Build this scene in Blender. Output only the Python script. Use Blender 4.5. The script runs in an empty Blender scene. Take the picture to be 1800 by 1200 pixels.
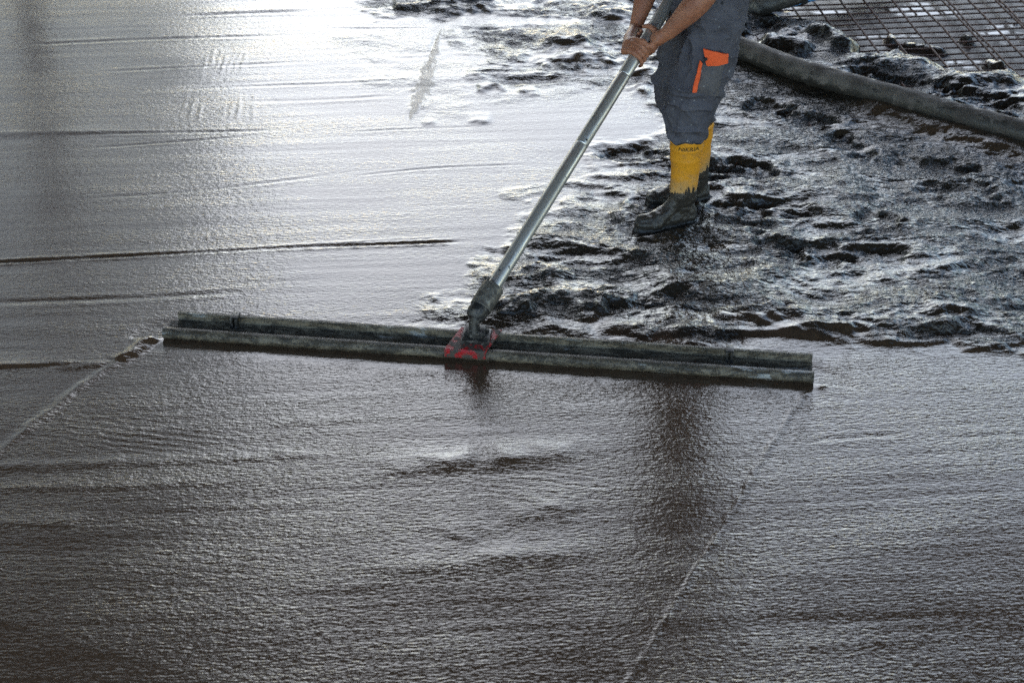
import bpy, bmesh, math, random
import numpy as np
from mathutils import Vector, Matrix, Quaternion
from mathutils.bvhtree import BVHTree

R = math.radians
S = bpy.context.scene
C = S.collection
random.seed(4)
rng = np.random.default_rng(11)

# ------------------------------------------------------------------ camera, sky, sun, exposure
cam = bpy.data.cameras.new('camera'); co = bpy.data.objects.new('camera', cam); C.objects.link(co)
co.location = (0, 0, 3.2); co.rotation_euler = (R(60), 0, 0)
cam.lens = 60; cam.sensor_width = 36; cam.clip_start = 0.05; cam.clip_end = 2000
cam.dof.use_dof = True; cam.dof.focus_distance = 6.9; cam.dof.aperture_fstop = 4.0
S.camera = co

SUN_EL, SUN_AZ = R(24.0), R(-5.0)          # azimuth from +Y towards +X
w = bpy.data.worlds.new('World'); S.world = w; w.use_nodes = True
nt = w.node_tree; bg = nt.nodes['Background']
sky = nt.nodes.new('ShaderNodeTexSky'); sky.sky_type = 'NISHITA'; sky.sun_disc = False
sky.sun_elevation = SUN_EL; sky.sun_rotation = SUN_AZ
sky.air_density = 1.0; sky.dust_density = 0.2; sky.ozone_density = 0.5
nt.links.new(sky.outputs[0], bg.inputs[0]); bg.inputs[1].default_value = 0.15
sl = bpy.data.lights.new('sun', 'SUN'); so = bpy.data.objects.new('sun', sl); C.objects.link(so)
sl.energy = 0.5; sl.angle = R(56); sl.color = (1.0, 0.99, 0.975)
d = Vector((math.sin(SUN_AZ) * math.cos(SUN_EL), math.cos(SUN_AZ) * math.cos(SUN_EL), math.sin(SUN_EL)))
so.rotation_euler = d.to_track_quat('Z', 'Y').to_euler(); so.location = d * 30
vs = S.view_settings; vs.view_transform = 'Standard'; vs.look = 'None'; vs.gamma = 1; vs.exposure = 1.46
S.render.use_motion_blur = False
S.cycles.max_bounces = 6; S.cycles.diffuse_bounces = 2; S.cycles.glossy_bounces = 4; S.cycles.use_adaptive_sampling = True; S.cycles.adaptive_threshold = .02; S.cycles.use_denoising = False

# ------------------------------------------------------------------ helpers
def tag(o, label=None, cat=None, group=None, kind=None):
    if label: o['label'] = label
    if cat: o['category'] = cat
    if group: o['group'] = group
    if kind: o['kind'] = kind
    return o
def empty(name, loc=(0, 0, 0)):
    o = bpy.data.objects.new(name, None); C.objects.link(o); o.location = loc; o.empty_display_size = .1
    return o
def link(name, me, mat, parent=None, smooth=True):
    o = bpy.data.objects.new(name, me); C.objects.link(o)
    if mat: me.materials.clear(); me.materials.append(mat)
    if smooth and len(me.polygons): me.polygons.foreach_set('use_smooth', np.ones(len(me.polygons), dtype=bool))
    if parent:
        o.parent = parent; o.matrix_parent_inverse = Matrix.Translation(parent.location).inverted() if parent.parent is None else Matrix.Identity(4)
    return o
def bm_obj(name, bm, mat, parent=None, smooth=True, bevel=0):
    if bevel:
        bmesh.ops.bevel(bm, geom=[e for e in bm.edges if e.calc_face_angle(0) > .5], offset=bevel, segments=2, profile=.6, affect='EDGES', clamp_overlap=True)
    me = bpy.data.meshes.new(name); bmesh.ops.recalc_face_normals(bm, faces=bm.faces); bm.to_mesh(me); bm.free()
    o = link(name, me, mat, parent, False)
    if smooth:
        me.polygons.foreach_set('use_smooth', np.ones(len(me.polygons), dtype=bool))
        me.set_sharp_from_angle(angle=R(38))
    return o
def frame_mat(o, x, y, z):
    m = Matrix.Identity(4)
    for i, v in enumerate((x, y, z)): m.col[i][:3] = v
    m.col[3][:3] = o
    return m
def box(bm, size, mat=Matrix.Identity(4)):
    r = bmesh.ops.create_cube(bm, size=1)
    bmesh.ops.transform(bm, matrix=mat @ Matrix.Diagonal((*size, 1)), verts=r['verts']); return r['verts']
def tube(bm, pts, radii, n=20, cap=True, up=None):
    """loft along pts; radii: float or (ra, rb) where rb is the radius along 'up'."""
    pts = [Vector(p) for p in pts]; rings = []
    for i, p in enumerate(pts):
        a = (pts[min(i + 1, len(pts) - 1)] - pts[max(i - 1, 0)]).normalized()
        if up is not None: v = Vector(up); v = (v - a * v.dot(a)).normalized()
        else:
            v = Vector((0, 0, 1)) if abs(a.z) < .9 else Vector((0, 1, 0)); v = (v - a * v.dot(a)).normalized()
        u = a.cross(v)
        r = radii[i] if hasattr(radii, '__len__') else radii
        ra, rb = r if hasattr(r, '__len__') else (r, r)
        rings.append([bm.verts.new(p + u * (ra * math.cos(k * 2 * math.pi / n)) + v * (rb * math.sin(k * 2 * math.pi / n))) for k in range(n)])
    for a, b in zip(rings, rings[1:]):
        for k in range(n): bm.faces.new((a[k], a[(k + 1) % n], b[(k + 1) % n], b[k]))
    if cap: bm.faces.new(rings[0][::-1]); bm.faces.new(rings[-1])
    return rings
def ball(bm, p, r, rot=None, n=14):
    r = r if hasattr(r, '__len__') else (r, r, r)
    q = bmesh.ops.create_uvsphere(bm, u_segments=n + 4, v_segments=n, radius=1)
    bmesh.ops.transform(bm, matrix=Matrix.Translation(p) @ (rot.to_4x4() if rot else Matrix.Identity(4)) @ Matrix.Diagonal((*r, 1)), verts=q['verts'])
def capsule(bm, pts, radii, n=12):
    tube(bm, pts, radii, n)
    for p, r in ((pts[0], radii[0]), (pts[-1], radii[-1])):
        r = r if not hasattr(r, '__len__') else min(r)
        ball(bm, p, r, n=8)
def remesh(bm, voxel, smooth=6, factor=.5):
    me = bpy.data.meshes.new('tmp'); bmesh.ops.recalc_face_normals(bm, faces=bm.faces); bm.to_mesh(me); bm.free()
    o = bpy.data.objects.new('tmp', me); C.objects.link(o)
    m = o.modifiers.new('r', 'REMESH'); m.mode = 'VOXEL'; m.voxel_size = voxel; m.use_smooth_shade = True
    if smooth:
        s = o.modifiers.new('s', 'SMOOTH'); s.factor = factor; s.iterations = smooth
    dg = bpy.context.evaluated_depsgraph_get(); dg.update()
    out = bpy.data.meshes.new_from_object(o.evaluated_get(dg)); bpy.data.objects.remove(o); bpy.data.meshes.remove(me)
    return out
def catmull(pts, n):
    pts = [Vector(p) for p in pts]; P = [2 * pts[0] - pts[1]] + pts + [2 * pts[-1] - pts[-2]]; out = []
    for i in range(len(pts) - 1):
        a, b, c, e = P[i:i + 4]
        for k in range(n):
            t = k / n
            out.append(.5 * ((2 * b) + (c - a) * t + (2 * a - 5 * b + 4 * c - e) * t * t + (3 * b - a - 3 * c + e) * t ** 3))
    return out + [pts[-1]]

# ---- numpy noise
_T = rng.integers(0, 256, (512, 512)); _GA = rng.random(256) * 2 * np.pi; _GX, _GY = np.cos(_GA), np.sin(_GA)
def perlin(x, y, seed=0):
    x = x + seed * 17.37; y = y + seed * 9.11
    xi = np.floor(x).astype(np.int64); yi = np.floor(y).astype(np.int64); fx = x - xi; fy = y - yi
    u = fx ** 3 * (fx * (fx * 6 - 15) + 10); v = fy ** 3 * (fy * (fy * 6 - 15) + 10)
    def g(i, j, dx, dy):
        h = _T[(xi + i) & 511, (yi + j) & 511]; return _GX[h] * dx + _GY[h] * dy
    a = g(0, 0, fx, fy); b = g(1, 0, fx - 1, fy); c = g(0, 1, fx, fy - 1); e = g(1, 1, fx - 1, fy - 1)
    return 1.5 * ((a + (b - a) * u) * (1 - v) + (c + (e - c) * u) * v)
def fbm(x, y, o=4, seed=0, gain=.5):
    s = 0; a = 1.
    for i in range(o): s = s + a * perlin(x * 2 ** i, y * 2 ** i, seed + i * 3); a *= gain
    return s
_V3 = rng.random((64, 64, 64)) * 2 - 1
def noise3(p):
    i = np.floor(p).astype(np.int64); f = p - i; f = f * f * (3 - 2 * f); r = 0
    for dx in (0, 1):
        for dy in (0, 1):
            for dz in (0, 1):
                wgt = (f[:, 0] if dx else 1 - f[:, 0]) * (f[:, 1] if dy else 1 - f[:, 1]) * (f[:, 2] if dz else 1 - f[:, 2])
                r = r + wgt * _V3[(i[:, 0] + dx) & 63, (i[:, 1] + dy) & 63, (i[:, 2] + dz) & 63]
    return r
def sstep(a, b, x):
    t = np.clip((x - a) / (b - a), 0, 1); return t * t * (3 - 2 * t)

# ---- materials
def mat(name):
    m = bpy.data.materials.new(name); m.use_nodes = True
    return m, m.node_tree.nodes, m.node_tree.links, m.node_tree.nodes['Principled BSDF']
class N:
    """small node-graph writer"""
    def __init__(s, m): s.t = m.node_tree; s.n = s.t.nodes; s.l = s.t.links
    def put(s, sock, v):
        if isinstance(v, bpy.types.NodeSocket): s.l.new(v, sock)
        elif v is not None:
            if hasattr(v, '__len__') and len(v) == 3 and sock.type == 'RGBA': v = (*v, 1)
            sock.default_value = v
    def pos(s): return s.n.new('ShaderNodeNewGeometry').outputs['Position']
    def obj(s): return s.n.new('ShaderNodeTexCoord').outputs['Object']
    def attr(s, a): q = s.n.new('ShaderNodeAttribute'); q.attribute_name = a; return q.outputs['Fac']
    def mapping(s, v, scale=(1, 1, 1), rot=(0, 0, 0), loc=(0, 0, 0)):
        q = s.n.new('ShaderNodeMapping'); s.put(q.inputs[0], v)
        q.inputs['Scale'].default_value = scale; q.inputs['Rotation'].default_value = rot; q.inputs['Location'].default_value = loc; return q.outputs[0]
    flat = False
    def noise(s, v, scale, detail=3, rough=.55, dist=0.):
        q = s.n.new('ShaderNodeTexNoise'); q.noise_dimensions = '2D' if s.flat else '3D'; s.put(q.inputs['Vector'], v); q.inputs['Scale'].default_value = scale
        q.inputs['Detail'].default_value = detail; q.inputs['Roughness'].default_value = rough; q.inputs['Distortion'].default_value = dist; return q.outputs['Fac']
    def voro(s, v, scale, feature='F1', rnd=1.):
        q = s.n.new('ShaderNodeTexVoronoi'); q.feature = feature; q.voronoi_dimensions = '2D' if s.flat else '3D'; s.put(q.inputs['Vector'], v); q.inputs['Scale'].default_value = scale; q.inputs['Randomness'].default_value = rnd; return q.outputs['Distance']
    def math(s, op, a, b=None, c=None, clamp=False):
        q = s.n.new('ShaderNodeMath'); q.operation = op; q.use_clamp = clamp
        for i, v in enumerate((a, b, c)):
            if v is not None: s.put(q.inputs[i], v)
        return q.outputs[0]
    def ramp(s, v, a, b, x=0., y=1.):
        q = s.n.new('ShaderNodeMapRange'); q.interpolation_type = 'SMOOTHSTEP'; s.put(q.inputs[0], v)
        for i, k in zip((1, 2, 3, 4), (a, b, x, y)): s.put(q.inputs[i], k)
        return q.outputs[0]
    def mix(s, f, a, b):
        q = s.n.new('ShaderNodeMix'); q.data_type = 'RGBA'; s.put(q.inputs['Factor'], f); s.put(q.inputs['A'], a); s.put(q.inputs['B'], b); return q.outputs['Result']
    def mixf(s, f, a, b):
        q = s.n.new('ShaderNodeMix'); q.data_type = 'FLOAT'; s.put(q.inputs[0], f); s.put(q.inputs[2], a); s.put(q.inputs[3], b); return q.outputs[0]
    def bump(s, h, dist=1., strength=1., normal=None):
        q = s.n.new('ShaderNodeBump'); s.put(q.inputs['Height'], h); q.inputs['Distance'].default_value = dist; s.put(q.inputs['Strength'], strength)
        if normal: s.put(q.inputs['Normal'], normal)
        return q.outputs[0]
    def sep(s, v): q = s.n.new('ShaderNodeSeparateXYZ'); s.put(q.inputs[0], v); return q.outputs
def finish(m, g, base=None, rough=None, metal=None, ior=None, normal=None, spec=None, coat=None):
    b = m.node_tree.nodes['Principled BSDF']
    for k, v in (('Base Color', base), ('Roughness', rough), ('Metallic', metal), ('IOR', ior), ('Normal', normal), ('Specular IOR Level', spec), ('Coat Weight', coat)):
        if v is not None: g.put(b.inputs[k], v)
    return m

def concrete_mat():
    m, *_ = mat('wet_concrete'); g = N(m); g.flat = True; p = g.pos()
    rough, water, paste, rip = g.attr('rough'), g.attr('water'), g.attr('paste'), g.attr('ripple')
    ps = g.mapping(p, rot=(0, 0, R(-4)))
    pa = g.mapping(ps, scale=(36, 108, 60))
    n1 = g.noise(pa, 1.0, 2.0, .45, .25)
    pb = g.mapping(ps, scale=(110, 170, 110))
    n2 = g.noise(pb, 1.0, 2, .5)
    patch = g.noise(g.mapping(ps, scale=(.8, 2.2, 1)), 1.0, 2, .5)         # patches more or less rippled
    patch2 = g.noise(g.mapping(ps, scale=(.9, 9, 1), loc=(3, 1, 0)), 1.0, 3, .6, .3)                                   # drag bands
    amp = g.math('MULTIPLY', g.math('MULTIPLY', rip, g.ramp(patch, .32, .66, .6, 1.15)), g.ramp(patch2, .30, .66, .78, 1.12))
    h1 = g.math('MULTIPLY', g.math('ADD', g.math('MULTIPLY', n1, .0025), g.math('MULTIPLY', n2, .0009)), amp)
    # unfinished zone: aggregate lumps in paste
    v1 = g.voro(p, 50); v2 = g.noise(g.mapping(p, scale=(.75, 1.15, 1)), 62, 3, .55, .4); v3 = g.noise(p, 24, 2, .5)
    hr = g.math('ADD', g.math('MULTIPLY', v1, -.0022), g.math('ADD', g.math('MULTIPLY', v2, .0085), g.math('MULTIPLY', v3, .010)))
    dull = g.math('MULTIPLY', rough, g.ramp(g.noise(g.mapping(p, scale=(1.5, 3.4, 1), loc=(1.7, .4, 0)), 1., 4, .62, .5), .41, .55))     # drier, stony patches
    hr = g.math('MULTIPLY', g.math('MULTIPLY', hr, rough), g.mixf(dull, .46, 1.35))
    h = g.math('ADD', h1, hr)
    h = g.math('MULTIPLY', h, g.math('SUBTRACT', 1.0, g.math('MULTIPLY', water, .93)))
    nrm = g.bump(h)
    tone = g.noise(p, 2.2, 4, .6)
    base = g.mix(tone, (.074, .043, .024), (.088, .056, .035))
    base = g.mix(rough, base, g.mix(g.noise(p, 40, 3), (.016, .012, .0085), (.036, .028, .020)))
    base = g.mix(paste, base, (.62, .50, .38))
    rgh = g.mixf(rough, g.ramp(g.noise(p, 5, 3), .3, .7, .07, .12), .12);
    rgh = g.mixf(dull, rgh, .15)
    base = g.mix(dull, base, g.mix(g.noise(p, 70, 3), (.013, .010, .007), (.036, .029, .022)))
    silt = g.math('MULTIPLY', water, g.ramp(g.noise(g.mapping(p, scale=(2.2, 5, 1), loc=(.3, 2.1, 0)), 1., 5, .65, .4), .30, .47))      # muddy film on the formwork
    base = g.mix(silt, base, g.mix(g.noise(p, 30, 4, .65), (.040, .027, .021), (.075, .055, .045)))
    rgh = g.mixf(water, rgh, .05); rgh = g.mixf(silt, rgh, .42); rgh = g.mixf(paste, rgh, .48)
    return finish(m, g, base, rgh, ior=1.5, normal=nrm, spec=g.mixf(silt, g.mixf(dull, .5, .36), .22))

def mat_simple(name, c1, c2, scale=20, rough=.6, rough2=None, metal=0., bump=0., bscale=80, spec=None, detail=4, coords='obj'):
    m, *_ = mat(name); g = N(m); p = g.obj() if coords == 'obj' else g.pos()
    n = g.noise(p, scale, detail, .6); f = g.ramp(n, .35, .65)
    r = g.mixf(f, rough, rough2 if rough2 is not None else rough)
    nrm = g.bump(g.math('MULTIPLY', g.noise(p, bscale, 3, .6), bump)) if bump else None
    return finish(m, g, g.mix(f, c1, c2), r, metal, normal=nrm, spec=spec)

M = {}
M['concrete'] = concrete_mat()
def float_mat():
    m, *_ = mat('float_magnesium'); g = N(m); p = g.obj()
    smear = g.noise(g.mapping(p, scale=(9, 34, 34)), 1., 6, .7, .8)
    fine = g.noise(g.mapping(p, scale=(1, 1, .5)), 130, 4, .7)
    f = g.ramp(g.math('ADD', smear, g.math('MULTIPLY', g.math('SUBTRACT', fine, .5), .55)), .40, .62)
    crust = g.ramp(g.noise(g.mapping(p, scale=(16, 30, 30), loc=(1, 7, 2)), 1., 5, .7, .6), .50, .60)
    pale = g.ramp(g.noise(g.mapping(p, scale=(3.2, 10, 10), loc=(3.3, 1, 0)), 1., 5, .65, .6), .595, .64)
    base = g.mix(f, (.050, .039, .026), (.165, .137, .097)); base = g.mix(crust, base, g.mix(fine, (.022, .018, .012), (.066, .055, .040))); base = g.mix(pale, base, g.mix(fine, (.22, .22, .21), (.36, .36, .35)))
    hgt = g.math('ADD', g.math('MULTIPLY', fine, .0014), g.math('MULTIPLY', crust, .0018))
    return finish(m, g, base, g.mixf(pale, g.mixf(f, .5, .62), .45), g.mixf(pale, 0., .3), normal=g.bump(hgt))
M['float'] = float_mat()
def pole_mat():
    m, *_ = mat('pole_aluminium'); g = N(m); p = g.obj()
    f = g.ramp(g.noise(g.mapping(p, scale=(70, 70, 7)), 1., 5, .65), .3, .72)
    sp = g.ramp(g.noise(p, 55, 3, .6), .66, .72)
    base = g.mix(f, (.44, .41, .37), (.74, .71, .66)); base = g.mix(sp, base, (.20, .19, .17))
    return finish(m, g, base, g.mixf(sp, g.mixf(f, .42, .28), .7), g.mixf(sp, g.mixf(f, .55, .9), 0.), normal=g.bump(g.math('MULTIPLY', sp, .0006)))
M['pole'] = pole_mat()
def dirty(name, c, dirt, lo, hi, scale=30, rough=.5, metal=0., pale=None):
    m, *_ = mat(name); g = N(m); p = g.obj()
    f = g.ramp(g.noise(p, scale, 5, .65, .4), lo, hi)
    base = g.mix(f, c, dirt)
    if pale: base = g.mix(g.ramp(g.noise(g.mapping(p, loc=(4, 2, 1)), scale * 1.3, 4, .6), .62, .68), base, pale)
    return finish(m, g, base, g.mixf(f, rough, .7), g.mixf(f, metal, 0.), normal=g.bump(g.math('MULTIPLY', f, .001)))
M['red'] = dirty('red_paint', (.36, .011, .014), (.060, .050, .040), .43, .55, 30, .42)
M['black'] = dirty('black_cast_iron', (.022, .021, .020), (.11, .10, .088), .50, .66, 38, .42, .2, (.24, .23, .21))
M['collar'] = dirty('dirty_steel_collar', (.17, .155, .13), (.045, .038, .032), .40, .62, 34, .45, .5, (.30, .28, .25))
M['hole'] = mat_simple('dark_hole', (.012, .012, .012), (.02, .02, .02), rough=.8)
def cloth_mat(name, c1, c2, spots=True):
    m, *_ = mat(name); g = N(m); p = g.obj()
    t = g.noise(p, 9, 5, .65); base = g.mix(g.ramp(t, .3, .7), c1, c2)
    if spots:
        s = g.ramp(g.noise(p, 62, 3, .5), .68, .74); s2 = g.ramp(g.noise(g.mapping(p, loc=(2, 5, 1)), 21, 4, .6), .60, .78)
        base = g.mix(g.math('MULTIPLY', s2, .30), base, (.22, .22, .22)); base = g.mix(g.math('MULTIPLY', s, .7), base, (.40, .40, .39))
    weave = g.noise(p, 700, 1); folds = g.noise(p, 34, 3, .55)
    nrm = g.bump(g.math('ADD', g.math('MULTIPLY', weave, .0005), g.math('MULTIPLY', folds, .004)))
    return finish(m, g, base, .92, normal=nrm, spec=.15)
M['trousers'] = cloth_mat('grey_workwear', (.080, .077, .090), (.106, .102, .116))
M['pocket'] = cloth_mat('grey_pocket_cloth', (.098, .090, .092), (.13, .12, .12))
M['orange'] = cloth_mat('orange_cloth', (.80, .115, .035), (.88, .15, .05), False)
M['shirt'] = cloth_mat('dark_shirt', (.028, .029, .033), (.045, .046, .05), False)
def skin_mat():
    m, *_ = mat('tanned_skin'); g = N(m); p = g.obj()
    base = g.mix(g.ramp(g.noise(p, 14, 4, .6), .3, .7), (.270, .100, .053), (.38, .160, .088))
    base = g.mix(g.math('MULTIPLY', g.ramp(g.noise(p, 55, 4, .6), .55, .75), .5), base, (.13, .075, .055))
    m2 = finish(m, g, base, .52, normal=g.bump(g.math('MULTIPLY', g.noise(p, 160, 4, .6), .0012)))
    b = m.node_tree.nodes['Principled BSDF']; b.inputs['Subsurface Weight'].default_value = .08; b.inputs['Subsurface Radius'].default_value = (.01, .004, .002); b.inputs['Subsurface Scale'].default_value = .5
    return m2
M['skin'] = skin_mat()
M['hair'] = mat_simple('dark_hair', (.012, .009, .007), (.025, .018, .013), 60, .5, bump=.002)
M['eye'] = mat_simple('eye_white', (.6, .58, .55), (.65, .62, .6), rough=.25)
def boot_mat():
    m, *_ = mat('yellow_rubber_with_mud'); g = N(m); p = g.obj(); z = g.sep(p)[2]
    edge = g.noise(g.mapping(p, scale=(1, 1, .22)), 62, 4, .6)
    edge2 = g.noise(p, 13, 3, .6)
    lim = g.math('ADD', .150, g.math('ADD', g.math('MULTIPLY', g.ramp(edge, .50, .82), .09), g.math('MULTIPLY', g.math('SUBTRACT', edge2, .5), .06)))
    mud = g.ramp(g.math('SUBTRACT', z, lim), .003, -.003)
    film = g.ramp(g.math('ADD', z, g.math('MULTIPLY', g.math('SUBTRACT', g.noise(p, 30, 4, .6), .5), .16)), .25, .15)
    smud = g.ramp(g.noise(p, 20, 5, .65), .5, .72)
    yel = g.mix(g.math('MULTIPLY', smud, .75), (.74, .315, .020), (.42, .215, .06))
    yel = g.mix(g.math('MULTIPLY', film, .55), yel, (.36, .29, .17))
    mudc = g.mix(g.noise(p, 35, 4, .65), (.015, .012, .009), (.052, .044, .036))
    base = g.mix(mud, yel, mudc)
    nrm = g.bump(g.math('ADD', g.math('MULTIPLY', mud, g.math('ADD', .0015, g.math('MULTIPLY', g.noise(p, 90, 4, .65), .004))), g.math('MULTIPLY', g.noise(p, 25, 2), .002)))
    return finish(m, g, base, g.mixf(mud, .42, .36), normal=nrm)
M['boot'] = boot_mat()
M['print'] = mat_simple('boot_print', (.06, .04, .01), (.10, .065, .015), 60, .6)
def hose_mat():
    m, *_ = mat('pump_hose_rubber'); g = N(m); p = g.pos(); z = g.sep(p)[2]
    n = g.noise(p, 16, 5, .65, .3)
    mud = g.ramp(g.math('ADD', z, g.math('MULTIPLY', g.math('SUBTRACT', n, .5), .30)), .094, .060)
    base = g.mix(g.ramp(g.noise(p, 6, 5, .65), .35, .7), (.046, .038, .032), (.150, .131, .115))
    base = g.mix(mud, base, g.mix(g.noise(p, 40, 3), (.022, .020, .018), (.06, .055, .048)))
    return finish(m, g, base, g.mixf(mud, .75, .35), normal=g.bump(g.math('MULTIPLY', g.noise(p, 120, 4, .6), .0025)))
M['hose'] = hose_mat()
M['rust'] = mat_simple('rusty_rebar', (.050, .022, .014), (.11, .045, .026), 30, .75, bump=.002, bscale=200, coords='pos')
M['blue'] = mat_simple('blue_plastic', (.10, .26, .48), (.16, .34, .56), 12, .3)
M['sky_cladding'] = mat_simple('added_sky_mirror_cladding', (.90, .77, .63), (.92, .80, .67), .6, .30, .38, metal=.5, coords='pos')  # metallic finish added so the unseen facade mirrors bright sky onto the slab
M['deck_brown'] = mat_simple('reflection_brown_ply', (.30, .150, .070), (.38, .20, .10), 3, .7, coords='pos')  # brown picked to warm the slab's reflections; only on the added deck
M['trim'] = mat_simple('grey_trim', (.30, .29, .28), (.36, .35, .33), 3, .8)
M['glass'] = mat_simple('window_glass', (.02, .025, .03), (.03, .035, .04), 2, .08)

# ------------------------------------------------------------------ the ground: one sheet of fresh wet concrete
def spread(a, b, steps, far, n=34):
    g = np.geomspace(.012, far, n); return np.concatenate([(a - np.cumsum(g))[::-1], steps, b + np.cumsum(g)])
fx = np.arange(-3.12, 3.1201, .0066)
fy = [3.42]
while fy[-1] < 9.75: fy.append(fy[-1] + .0052 + (fy[-1] - 3.42) / 6.3 * .0085)
fy = np.array(fy)
GX = spread(fx[0], fx[-1], fx, 90); GY = spread(fy[0], fy[-1], fy, 90)
X, Y = np.meshgrid(GX, GY)

def poly_sd(P):
    """signed distance to polygon, negative inside (numpy, whole grid)"""
    P = np.array(P); dmin = np.full(X.shape, 1e9); ins = np.zeros(X.shape, bool)
    for a, b in zip(P, np.roll(P, -1, 0)):
        e = b - a; wx, wy = X - a[0], Y - a[1]; t = np.clip((wx * e[0] + wy * e[1]) / (e @ e), 0, 1)
        dmin = np.minimum(dmin, (wx - e[0] * t) ** 2 + (wy - e[1] * t) ** 2)
        c = (a[1] > Y) != (b[1] > Y)
        with np.errstate(divide='ignore', invalid='ignore'): ins ^= c & (X < (b[0] - a[0]) * (Y - a[1]) / (b[1] - a[1]) + a[0])
    dd = np.sqrt(dmin); return np.where(ins, -dd, dd)
def stroke_d(P, pad):
    """slices, |distance|, signed distance (positive to the right of travel) and 0..1 position along a polyline"""
    P = np.array([tuple(p) for p in catmull([(*q, 0) for q in P], 5)])[:, :2]
    i0, i1 = np.searchsorted(GX, (P[:, 0].min() - pad, P[:, 0].max() + pad)); j0, j1 = np.searchsorted(GY, (P[:, 1].min() - pad, P[:, 1].max() + pad))
    sl = (slice(j0, j1), slice(i0, i1)); x, y = X[sl], Y[sl]
    L = np.concatenate([[0], np.cumsum(np.hypot(*np.diff(P, axis=0).T))]); best = np.full(x.shape, 1e9); sd = np.zeros(x.shape); tt = np.zeros(x.shape)
    for k, (a, b) in enumerate(zip(P, P[1:])):
        e = b - a; l2 = e @ e
        if l2 < 1e-12: continue
        wx, wy = x - a[0], y - a[1]; t = np.clip((wx * e[0] + wy * e[1]) / l2, 0, 1)
        q = (wx - e[0] * t) ** 2 + (wy - e[1] * t) ** 2; m = q < best
        best = np.where(m, q, best); s = np.sign(wx * e[1] - wy * e[0]); sd = np.where(m, s, sd); tt = np.where(m, (L[k] + t * np.sqrt(l2)) / L[-1], tt)
    dist = np.sqrt(best); return sl, dist, dist * sd, tt
def taper(t, e=.18): return sstep(0, e, t) * sstep(1, 1 - e, t)

SA = R(5.0); st = X * math.cos(SA) + Y * math.sin(SA); ct = -X * math.sin(SA) + Y * math.cos(SA)   # along / across the float strokes
wob = .10 * fbm(X / .35, Y / .35, 3, 5) + .035 * fbm(X / .07, Y / .07, 2, 8)
# unfinished, trodden concrete on the right
ROUGH = [(0.655, 10.092), (0.542, 8.89), (0.634, 8.136), (0.678, 7.55), (0.354, 6.907), (0.086, 6.703), (-0.047, 6.347), (-0.092, 6.093), (-0.287, 5.808), (-0.335, 5.629), (0, 5.543), (0.387, 5.607), (0.753, 5.603), (1.279, 5.538), (1.606, 5.475), (1.913, 5.517), (3.022, 5.629), (12, 5.6), (12, 16), (2.0, 16)]
sdR = poly_sd(ROUGH) + wob
rough = sstep(.16, -.22, sdR + .5 * wob)
for P, rad, a in ((((-0.63, 9.341), (-0.162, 9.38), (0.577, 9.263)), .26, .95), (((0, 8.801), (0.31, 8.89), (0.646, 8.801)), .36, 1.0), (((-0.058, 8.215), (0.293, 8.295), (0.581, 8.215)), .2, .75), (((-0.341, 8.89), (-0.242, 8.627)), .1, .45),
                  (((0.013, 6.848), (0.152, 6.907), (0.461, 7.029)), .08, .5), (((0.461, 7.282), (0.661, 7.315)), .12, .8), (((-0.852, 8.89), (-0.61, 8.215)), .16, .34), (((-0.676, 8.801), (-0.472, 8.376), (-0.307, 7.834)), .30, .30), (((-0.085, 7.983), (0.229, 8.059)), .2, .3)):
    sl, dd, sd, tt = stroke_d(P, rad * 2); rough[sl] = np.maximum(rough[sl], a * sstep(1.2, .3, dd / rad + wob[sl] * 4))
# wet formwork under the reinforcing mesh, top right
MESHZ = [(1.465, 9.56), (1.472, 9.186), (1.705, 9.092), (1.801, 8.872), (1.872, 8.61), (2.044, 8.644), (2.219, 8.542), (2.324, 8.343), (2.554, 8.441), (2.68, 8.136), (4.357, 8.215), (12, 14), (1.4, 14)]
sdM = poly_sd(MESHZ) + wob * .8
water = sstep(.05, -.06, sdM)
rough = rough * (1 - water)
paste = np.zeros_like(X)
# ripple strength of the floated surface, zone by zone
ripple = np.full_like(X, .62)
TRL = [(-1.325, 5.616), (-1.436, 5.417), (-1.536, 5.248), (-1.656, 4.983), (-1.73, 4.812), (-2.07, 4.128)]
TRR = [(1.068, 5.201), (0.958, 4.997), (0.851, 4.778), (0.698, 4.436), (0.51, 4.046), (0.334, 3.665), (0.148, 3.268)]
inside = poly_sd(TRL[:1] + TRL[1:] + TRR[::-1])
ripple += .30 * sstep(.02, -.02, inside) * 1.0
sdQ = poly_sd([(1.081, 5.216), (0.958, 4.997), (0.851, 4.778), (0.698, 4.436), (0.51, 4.046), (0.334, 3.665), (0.148, 3.268), (9, 3), (9, 5.9), (1.913, 5.517), (1.279, 5.538)])
ripple += .38 * sstep(.02, -.02, sdQ)
ripple *= 1 - .5 * rough
sl, dd, sd, tt = stroke_d([(-1.306, 5.543), (-0.104, 5.376), (1.062, 5.224)], .3); ripple[sl] *= 1 - .8 * sstep(.10, .02, np.abs(sd - .02) + .4 * np.abs(wob[sl])) * (dd < .16)
ripple *= sstep(40, 12, np.abs(Y)) 

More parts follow.
